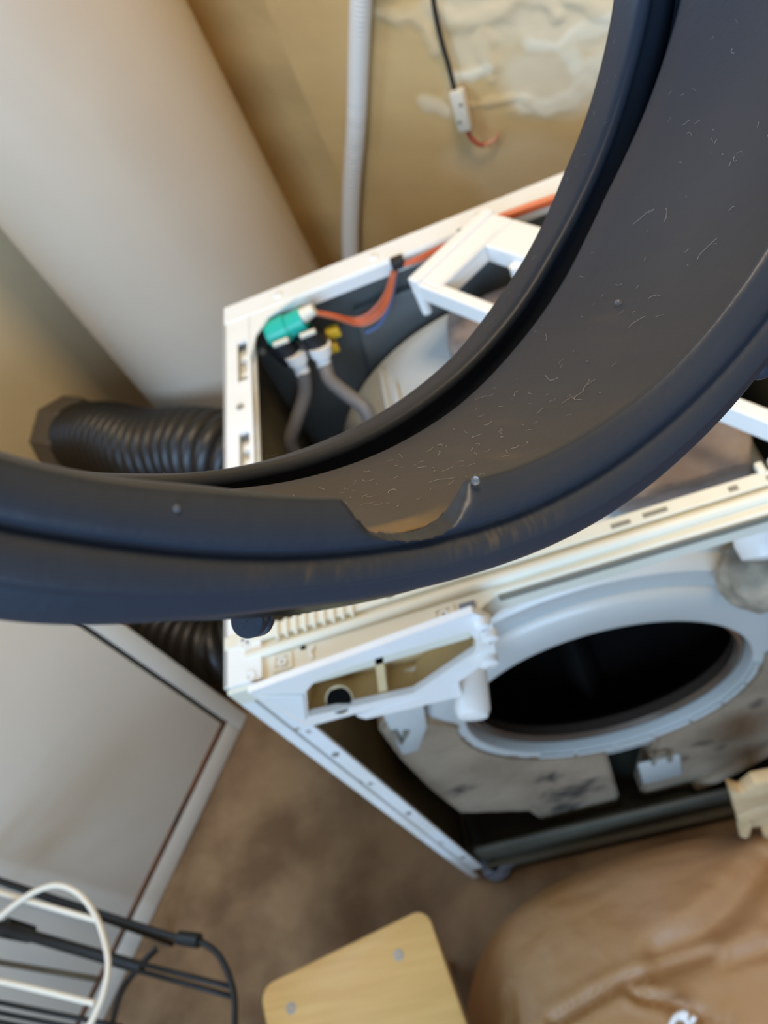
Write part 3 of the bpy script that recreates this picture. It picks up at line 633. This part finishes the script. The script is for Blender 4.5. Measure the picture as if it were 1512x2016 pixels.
seat = obj('seat', bm, ['wood'], st)
bm = nb(); prism(bm, rrect(-0.0006, LW + 0.0006, -0.0006, LD + 0.0006, 0.022, zs - 0.0155), (0, 0, 0.012)); obj('plywood_edge', bm, 'woodedge', seat)
for (a, b) in ((785, 1880), (573, 1985)):
    p = PZ(a, b, zs); bm = nb(); lathe(bm, [(0.001, -0.0004), (0.0022, -0.0004), (0.0024, 0.0008), (0.0066, 0.0006), (0.0072, 0.0)], p, (0, 0, 1), 20); obj('screw', bm, 'screw', seat)
for a, b in ((0.035, 0.035), (LW - 0.06, 0.045), (0.035, LD - 0.035), (LW - 0.10, LD - 0.035)):
    p = org + ux * a + uy * b; bm = nb(); box(bm, (p.x - 0.016, p.y - 0.016, 0.0), (p.x + 0.016, p.y + 0.016, zs - 0.018), 0.003); obj('leg', bm, 'wood', st)

# ------------------------------------------------------------------ leather cushion
pc = Vector((0.30, -0.30, 0.0))
bm = nb(); NU, NV = 140, 70; rows = []
creases = [([PZ(a, b, 0.14) for a, b in ((1090, 2016), (1150, 1980), (1210, 1945), (1320, 1905), (1400, 1880))], 0.012, 0.016),
           ([PZ(a, b, 0.14) for a, b in ((1250, 1962), (1320, 1975), (1380, 2000), (1430, 2030))], 0.010, 0.014),
           ([PZ(a, b, 0.14) for a, b in ((1512, 1690), (1440, 1790), (1370, 1850), (1300, 1880))], 0.028, 0.016),
           ([PZ(a, b, 0.14) for a, b in ((1000, 1960), (1010, 2000), (1000, 2040))], 0.012, 0.006),
           ([PZ(a, b, 0.14) for a, b in ((1512, 1870), (1400, 1905), (1300, 1935))], 0.015, 0.008)]
def crease(p):
    h = 0
    for pts, wd, dp in creases:
        dm = 9
        for a, b in zip(pts[:-1], pts[1:]):
            ab = (b - a).xy; tt = max(0, min(1, (p.xy - a.xy).dot(ab) / ab.length_squared)); dm = min(dm, (p.xy - a.xy - ab * tt).length)
        g = max(0, 1 - dm / wd); h -= dp * 0.7 * g * g * (3 - 2 * g)
        g2 = max(0, 1 - abs(dm - wd * 1.2) / wd); h += dp * 0.22 * g2
    return h
for i in range(NU + 1):
    ph = math.pi * i / NU - math.pi / 2; row = []
    cz = math.sin(ph); cr = math.cos(ph)
    for j in range(NV * 2):
        th = 2 * math.pi * j / (NV * 2)
        sx = abs(math.cos(th)) ** 0.78 * (1 if math.cos(th) > 0 else -1); sy = abs(math.sin(th)) ** 0.78 * (1 if math.sin(th) > 0 else -1)
        rr = cr ** 0.55 if cr > 0 else 0
        bulge = 1 + 0.03 * noise.noise(Vector((math.cos(th) * 1.5, math.sin(th) * 1.5, 4)))
        p = Vector((0.345 * sx * rr * bulge, 0.268 * sy * rr * bulge, 0.078 + 0.074 * (abs(cz) ** 0.8) * (1 if cz > 0 else -1))) + pc
        if cz > -0.2:
            f_ = min(1, (cz + 0.2) * 2)
            p.z += f_ * (crease(p) + 0.006 * noise.noise(p * 7) + 0.002 * noise.noise(p * 19) + 0.0015 * noise.noise(p * 55))
        p.z = max(p.z, 0.002)
        row.append(bm.verts.new(p))
    rows.append(row)
for i in range(NU):
    for j in range(NV * 2):
        k = (j + 1) % (NV * 2); bm.faces.new((rows[i][j], rows[i][k], rows[i + 1][k], rows[i + 1][j]))
bmesh.ops.remove_doubles(bm, verts=bm.verts[:], dist=1e-5)
obj('leather_cushion', bm, 'leather', origin=pc, label='creased brown leather floor cushion in front of the washer', cat='cushion', sharp=0)

def ztop(x, y):   # approximate top of the cushion
    return 0.155
# beige plastic part standing on the cushion
c = PY(1440, 1560, -0.055)
lt = thing('door_latch', 'beige plastic latch piece standing on the leather cushion', 'latch', Vector((c.x + 0.03, -0.06, 0.155)))
def lp(px, py, y=-0.055): return PY(px, py, y)
bm = nb(); prism(bm, [lp(*p) for p in ((1437, 1556), (1462, 1564), (1486, 1545), (1540, 1535), (1540, 1568), (1504, 1584), (1450, 1606))], (0, 0.016, 0), 0.003); obj('latch_body', bm, 'beige', lt)
bm = nb(); prism(bm, [lp(*p, -0.048) for p in ((1450, 1600), (1540, 1580), (1540, 1624), (1456, 1632))], (0, 0.012, 0), 0.003); obj('latch_plate', bm, 'beige', lt)
for a, b in ((1464, 1634), (1510, 1640)):
    p = lp(a, b, -0.052); bm = nb(); tube(bm, [p + Vector((0, 0, 0.03)), p + Vector((0, -0.002, -0.006))], [0.009, 0.0075], 14); obj('latch_pin', bm, 'beige', lt)
# white plastic clip on the cushion
c = PZ(1348, 2000, 0.165)
ct = thing('hose_clip', 'small white plastic clip with two prongs on the leather', 'clip', c)
bm = nb()
for k in range(3): tube(bm, spline([PZ(1316, 2030, 0.165 + 0.003 * k), PZ(1326 + 2 * k, 2008 - 3 * k, 0.172 + 0.003 * k), PZ(1346, 2003 - 3 * k, 0.176), PZ(1358, 2025, 0.168)], 8), 0.0032, 10)
obj('clip_ring', bm, 'white_plastic', ct)
for a, b, c_, d_ in ((1343, 2006, 1346, 1990), (1350, 2006, 1351, 1991), (1360, 2014, 1368, 2001)):
    bm = nb(); tube(bm, [PZ(a, b, 0.172), PZ(c_, d_, 0.182)], [0.0036, 0.0030], 10); obj('prong', bm, 'white_plastic', ct)

# ------------------------------------------------------------------ wire racks, lower left
zr = 0.47
def R_(px, py, z=zr): return PZ(px, py, z)
t = thing('black_wire_rack', 'black wire drying rack with a rounded end in front of the appliance', 'rack', Vector((-0.40, -0.12, 0)))
bm = nb(); tube(bm, spline([R_(-40, 1720), R_(0, 1733), R_(190, 1795), R_(340, 1843), R_(385, 1850), R_(430, 1880), R_(458, 1945), R_(462, 2016), R_(455, 2100), R_(430, 2170)], 10), 0.0037, 12); obj('frame_tube', bm, 'blacktube', t)
bm = nb(); tube(bm, [R_(352, 1846), R_(392, 1852)], [0.008, 0.0085], 12); obj('joint', bm, 'blacktube', t)
bm = nb(); tube(bm, [R_(-30, 1816, zr - 0.02), R_(280, 1906, zr - 0.02)], 0.0072, 12); obj('cross_tube', bm, 'blacktube', t)
bm = nb(); p = R_(8, 1826, zr - 0.018); tube(bm, [p, p + Vector((0.012, -0.006, -0.04))], [0.013, 0.011], 12); obj('tube_joint', bm, 'blacktube', t)
for a, b in (((275, 1897), (455, 1943)), ((275, 1912), (457, 1962)), ((-60, 1962), (240, 2022)), ((-60, 1982), (240, 2042)), ((-60, 2000), (240, 2060))):
    bm = nb(); tube(bm, [R_(*a, zr - 0.015), R_(*b, zr - 0.012)], 0.0030, 8); obj('rack_wire', bm, 'blacktube', t)
bm = nb(); tube(bm, spline([R_(308, 1868, zr - 0.03), R_(270, 1908, zr - 0.03), R_(240, 1950, zr - 0.06), R_(222, 2010, zr - 0.12), R_(212, 2080, zr - 0.2)], 8), 0.0042, 10); obj('rack_strut', bm, 'blacktube', t)
bm = nb(); tube(bm, [R_(-40, 1888, zr - 0.05), R_(192, 1928, zr - 0.05)], 0.0036, 8); obj('rack_wire', bm, M['basebar'], t)
for a, b in ((430, 2150), (-36, 1722), (212, 2080)):
    p = R_(a, b, zr - 0.004) if a != 212 else R_(a, b, zr - 0.2); bm = nb(); q_ = Vector((p.x - 0.23, p.y - 0.09, 0.0)) if a == 430 else Vector((p.x + 0.015, p.y - 0.04, 0.0)); tube(bm, [p, q_], 0.0050, 10); obj('leg', bm, 'blacktube', t)
zw = 0.52
t = thing('white_wire_basket', 'white wire basket with a round hoop resting on the black rack', 'basket', Vector((-0.42, -0.10, zr)))
def Wt(px, py, z=zw): return PZ(px, py, z)
bm = nb(); tube(bm, spline([Wt(-20, 1822), Wt(30, 1780), Wt(72, 1754), Wt(115, 1743), Wt(158, 1762), Wt(190, 1806), Wt(208, 1860), Wt(213, 1905), Wt(204, 1955), Wt(186, 2000), Wt(160, 2050)], 10), 0.0036, 12); obj('hoop', bm, 'bone', t)
for pts in ([(-40, 1742), (0, 1757), (100, 1786), (192, 1812)], [(-80, 1918), (0, 1932), (90, 1952), (188, 1976)]):
    bm = nb(); tube(bm, spline([Wt(*p, zw - 0.008) for p in pts], 6), 0.0034, 10); obj('basket_wire', bm, 'bone', t)
bm = nb(); tube(bm, [Wt(160, 2050), Wt(150, 2075, zr)], 0.0042, 10); obj('basket_wire', bm, 'bone', t)
bm = nb(); tube(bm, [Wt(-40, 1742, zw - 0.008), Wt(-45, 1745, zr)], 0.0042, 10); obj('basket_wire', bm, 'bone', t)

# ------------------------------------------------------------------ rubber door gasket held close to the camera
GC = Vector((0.2637051, -0.0648873, 1.3415196))
GA = Matrix(((0.747482, -0.347960, -0.565857), (0.317869, -0.560618, 0.764635), (-0.583292, -0.751419, -0.308447)))
TAB = {  # measured radii (m) of the moulded lines by angle (deg)
 'c0': ([3, 9, 14, 19, 25, 31, 37, 43, 49, 53, 63, 70, 76, 84, 88, 92, 97], [.1622, .1608, .1597, .1584, .1572, .1576, .1579, .1579, .1588, .1597, .1596, .1593, .159, .1587, .1585, .158, .1573]),
 'c1': ([4, 13, 21, 29, 37, 44, 51, 57, 66, 73, 79, 84, 89], [.1604, .1582, .157, .1558, .1555, .1565, .157, .1573, .1574, .1575, .157, .1565, .1562]),
 'c3': ([5, 8, 14, 23, 29, 35, 40, 47, 53, 58, 62, 72, 79, 85, 90], [.1626, .1613, .1588, .1555, .1540, .1545, .1559, .1571, .1580, .1590, .1595, .1593, .1586, .1578, .1569]),
 'c4': ([44, 48, 51, 55, 59, 64, 68, 72, 76, 80, 83, 95, 99, 103, 105, 109, 112, 116], [.1374, .1382, .1387, .1394, .1400, .1405, .1406, .1407, .1407, .1405, .1398, .1389, .1384, .1382, .1383, .139, .1394, .1397]),
 'c5': ([49, 55, 60, 65, 70, 74, 78, 80, 86, 90, 94, 99, 104, 109, 112, 115], [.1473, .1475, .1478, .1480, .1484, .1484, .1484, .1484, .1479, .1475, .1473, .1471, .1469, .1469, .1471, .1475]),
 'c6': ([52, 56, 58, 62, 66, 71, 76, 82, 87, 92, 97, 99, 102, 106, 110, 113], [.1602, .1606, .1607, .1609, .1610, .1608, .1602, .1590, .1583, .1578, .1575, .1577, .1583, .1593, .1607, .1614])}
TH = np.arange(0, 360, 0.3)
MEAN = {'c0': .158, 'c1': .157, 'c3': .158, 'c4': .1395, 'c5': .1478, 'c6': .160}
def ring(nm):
    x, y = TAB[nm]; x = np.array(x, float); y = np.array(y)
    T = np.where(TH > 200, TH - 360, TH)
    xs = np.concatenate([[-120, x[0] - 45], x, [x[-1] + 45, 200]]); ys = np.concatenate([[MEAN[nm], (MEAN[nm] + y[0]) / 2], y, [(MEAN[nm] + y[-1]) / 2, MEAN[nm]]])
    v = np.interp(T, xs, ys)
    k = np.hanning(23); k /= k.sum(); return np.convolve(np.concatenate([v[-11:], v, v[:11]]), k, 'valid')
C0, C1, C3, C4, C5, C6 = [ring(k) for k in ('c0', 'c1', 'c3', 'c4', 'c5', 'c6')]
# the torn-away stretch of the front lip
tx = [83.4, 83.75, 84.1, 84.7, 85.3, 86.0, 87.2, 88.5, 89.9, 91.4, 92.6, 93.7, 94.2, 94.7, 95.0]
ty = [0, .1392, .1408, .1424, .1438, .1455, .1468, .1471, .1468, .1462, .1452, .1428, .1406, .1390, 0]
tear = np.interp(TH, tx, ty, left=0, right=0)
tear = np.where(tear > 0, tear + np.array([0.0005 * noise.noise(Vector((a * 2.1, 0, 0))) + 0.0003 * noise.noise(Vector((a * 6, 3, 0))) for a in TH]), 0)
LIP = np.maximum(C4, tear)
t = thing('rubber_door_gasket', 'large dark rubber door gasket with a torn lip held close to the camera', 'gasket', GC)
def gpt(th, r, z): return GC + GA @ Vector((r * math.cos(th), r * math.sin(th), z))
def revolve(name, prof, closed=False, label=None, dirt_and_bounce=None, mname='rubber'):
    """prof: list of (radius array, axial array)"""
    bm = nb(); N = len(TH); rows = []
    for r, z in prof:
        z = np.broadcast_to(z, (N,)); r = np.broadcast_to(r, (N,))
        rows.append([bm.verts.new(gpt(math.radians(TH[k]), r[k], z[k])) for k in range(N)])
    L = len(rows)
    for i in range(L if closed else L - 1):
        A = rows[i]; B = rows[(i + 1) % L]
        for k in range(N): bm.faces.new((A[k], A[(k + 1) % N], B[(k + 1) % N], B[k]))
    bm.normal_update()
    vals = np.zeros(len(bm.verts))
    if dirt_and_bounce is not None:
        for i, (r, z) in enumerate(prof):
            for k in range(N): vals[i * N + k] = dirt_and_bounce(TH[k], float(np.broadcast_to(r, (N,))[k]), float(np.broadcast_to(z, (N,))[k]))
    ob = obj(name, bm, mname, t, label=label, sharp=0)
    at = ob.data.attributes.new('dirt_and_bounce', 'FLOAT', 'POINT'); at.data.foreach_set('value', vals.astype(np.float32))
    return ob
# rear lip: rounded bead around the drum side
revolve('rear_lip', [(C0 + .010, .030), (C0 + .002, .0295), (C0 + .0004, .0285), (C0, .0265), (C0 - .0002, .024), (C1 - .0004, .016), (C1, .0135), (C1 + .0014, .0120), (C1 + .0032, .0122), (C1 + .0045, .0135), (C1 + .008, .0150), (C1 + .013, .0155), (C1 + .0185, .0150), (C1 + .0190, .021), (C0 + .014, .026)], closed=True)
def wall_dirt_and_bounce(th, r, z):
    d = 0
    if 80 < th < 99:
        g = min(1, max(0, (-0.0605 - z) / 0.002)) * min(1, (th - 80) / 4, (99 - th) / 4)
        d = max(d, g * (0.75 + 0.3 * noise.noise(Vector((th * 0.9, z * 300, 1)))))
    # dusty smudges
    s = noise.noise(Vector((math.cos(math.radians(th)) * 14, math.sin(math.radians(th)) * 14, z * 60))) * 0.5 + noise.noise(Vector((th * 0.6, z * 200, 5))) * 0.3
    d = max(d, max(0, s - 0.1) * 0.35 * math.exp(-((th - 60) / 14) ** 2 - ((z + 0.045) / 0.018) ** 2) * 3)
    d += 0.20 * min(1, max(0, (th - 55) / 25)) * (1 if th < 200 else 0)  # browner round the lower wall: warm bounced light put into the colour
    return min(1, max(0, d))
ww = [C3 * 0 + .1640, C3 + .002]
wprof = [(C1 + .0186, .0165), (C1 + .0182, .006), (C3 + .013, .0032), (C3 + .0035, .0008), (C3 + .0008, -.0004), (C3, -.002)]
WE = 0.1520 + (C3 - .158) * 0.25
TW = np.clip((np.abs(TH - 89.2) - 6.5) / 6.0, 0, 1); TW = TW * TW * (3 - 2 * TW)
WE = WE - 0.0042 * TW; ZE = -.0712 - .0065 * TW     # the wall runs on under the lip except at the tear
for f_ in (0.12, 0.25, 0.4, 0.55, 0.7, 0.78, 0.83, 0.86, 0.89, 0.93, 0.97): wprof.append((C3 + (WE - C3) * f_ + 0.0012 * math.sin(f_ * math.pi), -.002 + (ZE + .002) * f_))
ZS = (-.0815 - ZE) / .0193
wprof += [(WE, ZE), (WE + .0004, ZE - .001 * ZS), (WE + .0018, ZE - .0016 * ZS), (WE + .0034, ZE - .002 * ZS), (WE + .0046, ZE - .003 * ZS), (WE + .0050, ZE - .0048 * ZS), (WE + .0040, ZE - .0068 * ZS), (WE + .0036, ZE - .0118 * ZS), (WE + .0036, ZE - .0168 * ZS), (WE + .0036, ZE - .0193 * ZS)]
WO = wprof + [(C6 * 0 + .1605, -.0795), (C6 * 0 + .161, -.06), (C6 * 0 + .1605, -.03), (C3 + .006, -.01), (C1 + .0200, .002), (C1 + .0200, .0165)]
revolve('bellows_wall', WO, dirt_and_bounce=wall_dirt_and_bounce)
def fl_dirt(th, r, z):
    s = noise.noise(Vector((th * 1.1, r * 900, 2))) * 0.6 + noise.noise(Vector((th * 3.1, r * 2200, 6))) * 0.5
    d = max(0, s) * 0.9 * math.exp(-((th - 82) / 5) ** 2 - ((r - 0.1505) / 0.0022) ** 2)
    d += max(0, s) * 0.6 * math.exp(-((th - 97) / 4) ** 2 - ((r - 0.1500) / 0.0016) ** 2)
    return min(0.8, d)
def lerp(a, b, k): return a + (b - a) * k
dz = 0.0006 * np.array([noise.noise(Vector((math.cos(math.radians(a)) * 3, math.sin(math.radians(a)) * 3, 0))) for a in TH])
def mx_(r): return np.maximum(r, LIP + 0.0002)
BZ = np.clip((TH - 96) / 10, 0, 1); BZ = np.where(TH < 200, BZ * BZ * (3 - 2 * BZ), 0) * 0.0052   # the lip thickens towards the left
fprof = [(C6 - .004, -.0785), (mx_(lerp(C4, C6, .6)), -.0812), (mx_(lerp(C4, C6, .3)), -.0822 + BZ), (LIP + .0008, -.0824 + BZ), (LIP, -.0829 + BZ * .85), (LIP - BZ * .03, -.0833 + BZ * .4), (LIP, -.0836), (LIP + .0002, -.0844),
         (mx_(C4 + .0012), -.0850 + dz), (mx_(lerp(C4, C5, .35)), -.0868 + dz), (mx_(lerp(C4, C5, .65)), -.0876 + dz), (mx_(C5 - .0013), -.0876), (mx_(C5 - .0007), -.0871), (mx_(C5), -.0853), (C5 + .0007, -.0860), (C5 + .0016, -.0874),
         (lerp(C5, C6, .25), -.0885), (lerp(C5, C6, .44), -.0891), (lerp(C5, C6, .49), -.0890), (lerp(C5, C6, .52), -.0884), (lerp(C5, C6, .56), -.0872), (lerp(C5, C6, .60), -.0869), (lerp(C5, C6, .82), -.0864), (lerp(C5, C6, .95), -.0850), (C6, -.0828), (C6 + .0002, -.0808), (C6 - .001, -.0790)]
revolve('front_flange', fprof, closed=True, dirt_and_bounce=fl_dirt)
# small notch tab on the outer edge and drain plug under the flange
bm = nb(); an = math.radians(50.2); pts = []
tube(bm, [gpt(math.radians(a), .1612 + 0.0008 * math.sin((a - 44) * 0.5), -.0825) for a in np.linspace(42, 50.8, 14)], [0.0030] * 12 + [0.0028, 0.0016], 12); obj('edge_tab', bm, 'rubber', t)
bm = nb()
ex = lambda th, r, z: gpt(math.radians(th), r, z)
c = ex(95.4, .1728, -.052); ax_ = (Vector(CAM_C) - c).normalized(); sd = GA @ Vector((math.cos(math.radians(185)), math.sin(math.radians(185)), 0))
axd = (ax_ * 0.9 + sd * 0.45).normalized()
lathe(bm, [(0.0001, 0.0030), (0.0034, 0.0030), (0.0037, 0.0026), (0.0037, 0.0005), (0.0031, 0.0), (0.0031, -0.0012), (0.0037, -0.0016), (0.0037, -0.0034), (0.0001, -0.0034)], c, axd, 40); pl = obj('drain_plug', bm, 'rubber', t, label='small round rubber plug')
bm = nb(); tube(bm, [c, ex(95.2, .160, -.052)], 0.002, 12); obj('plug_stem', bm, 'rubber', pl)
# water droplets
def wall_at(th, z):
    k = int(round(th / 0.3)) % len(TH); f_ = min(1, (z + .002) / (ZE[k] + .002)); return C3[k] + (WE[k] - C3[k]) * f_ + 0.0012 * math.sin(f_ * math.pi)
for th, z, s in ((45.3, -.0335, .0011), (47, -.022, .0004), (54, -.040, .0004)):
    bm = nb(); bmesh.ops.create_uvsphere(bm, u_segments=16, v_segments=10, radius=s); c = ex(th, wall_at(th, z) - s * 0.35, z)
    for v in bm.verts: v.co += c
    obj('water_droplet', bm, 'water', t)
for th, r, z, s in ((83.6, .1395, -.0855, .0008), (106.5, .1408, -.0866, .0006)):
    bm = nb(); bmesh.ops.create_uvsphere(bm, u_segments=16, v_segments=10, radius=s); c = ex(th, r, z)
    for v in bm.verts: v.co += c
    obj('water_droplet', bm, 'water', t)
# lint and hairs clinging to the rubber
bm = nb(); random.seed(3)
def hair(th0, z0, ln, rad, lift=0.0002, wild=1.0):
    pts = []; a = rng.uniform(0, 6.28); th, z = th0, z0
    for k in range(5):
        pts.append(ex(th, wall_at(th, min(-0.002, max(-0.06, z))) - lift - 0.0003 * rng.random(), z)); a += rng.uniform(-0.9, 0.9) * wild
        th += math.degrees(math.cos(a) * ln / 4 / .155); z = min(-0.003, max(-.059, z + math.sin(a) * ln / 4))
    tube(bm, spline(pts, 3), rad, 4, cap=False)
for k in range(70): hair(rng.uniform(8, 68), rng.uniform(-.058, -.004), rng.uniform(.0006, .003), rng.uniform(.00002, .00004))
for k in range(85): hair(rng.gauss(76, 9), rng.uniform(-.058, -.012), rng.uniform(.0006, .0036), rng.uniform(.000022, .00005))
for k in range(14): hair(rng.uniform(25, 80), rng.uniform(-.058, -.01), rng.uniform(.004, .008), .00004)
for k in range(90):
    th = rng.uniform(8, 96); kk = int(th / 0.3); r = C1[kk] + (C0[kk] - C1[kk]) * rng.random() - 0.0003; z = rng.uniform(.0135, .0255); p = ex(th, r, z)
    ln = rng.uniform(.0005, .0022); d1 = GA @ Vector((rng.gauss(0, 1), rng.gauss(0, 1), rng.gauss(0, 1))); d1.normalize()
    if rng.random() < 0.75: inn = GA @ Vector((-math.cos(math.radians(th)), -math.sin(math.radians(th)), 0)); d1 = (d1 - inn * d1.dot(inn)).normalized() + inn * 0.1
    tube(bm, spline([p, p + d1 * ln * 0.5 + Vector((rng.gauss(0, 1), rng.gauss(0, 1), rng.gauss(0, 1))) * ln * 0.12, p + d1 * ln], 3), rng.uniform(.00002, .00004), 4, cap=False)
obj('lint', bm, 'lint', t, kind='stuff', label='pale lint and hairs on the rubber', sharp=0)
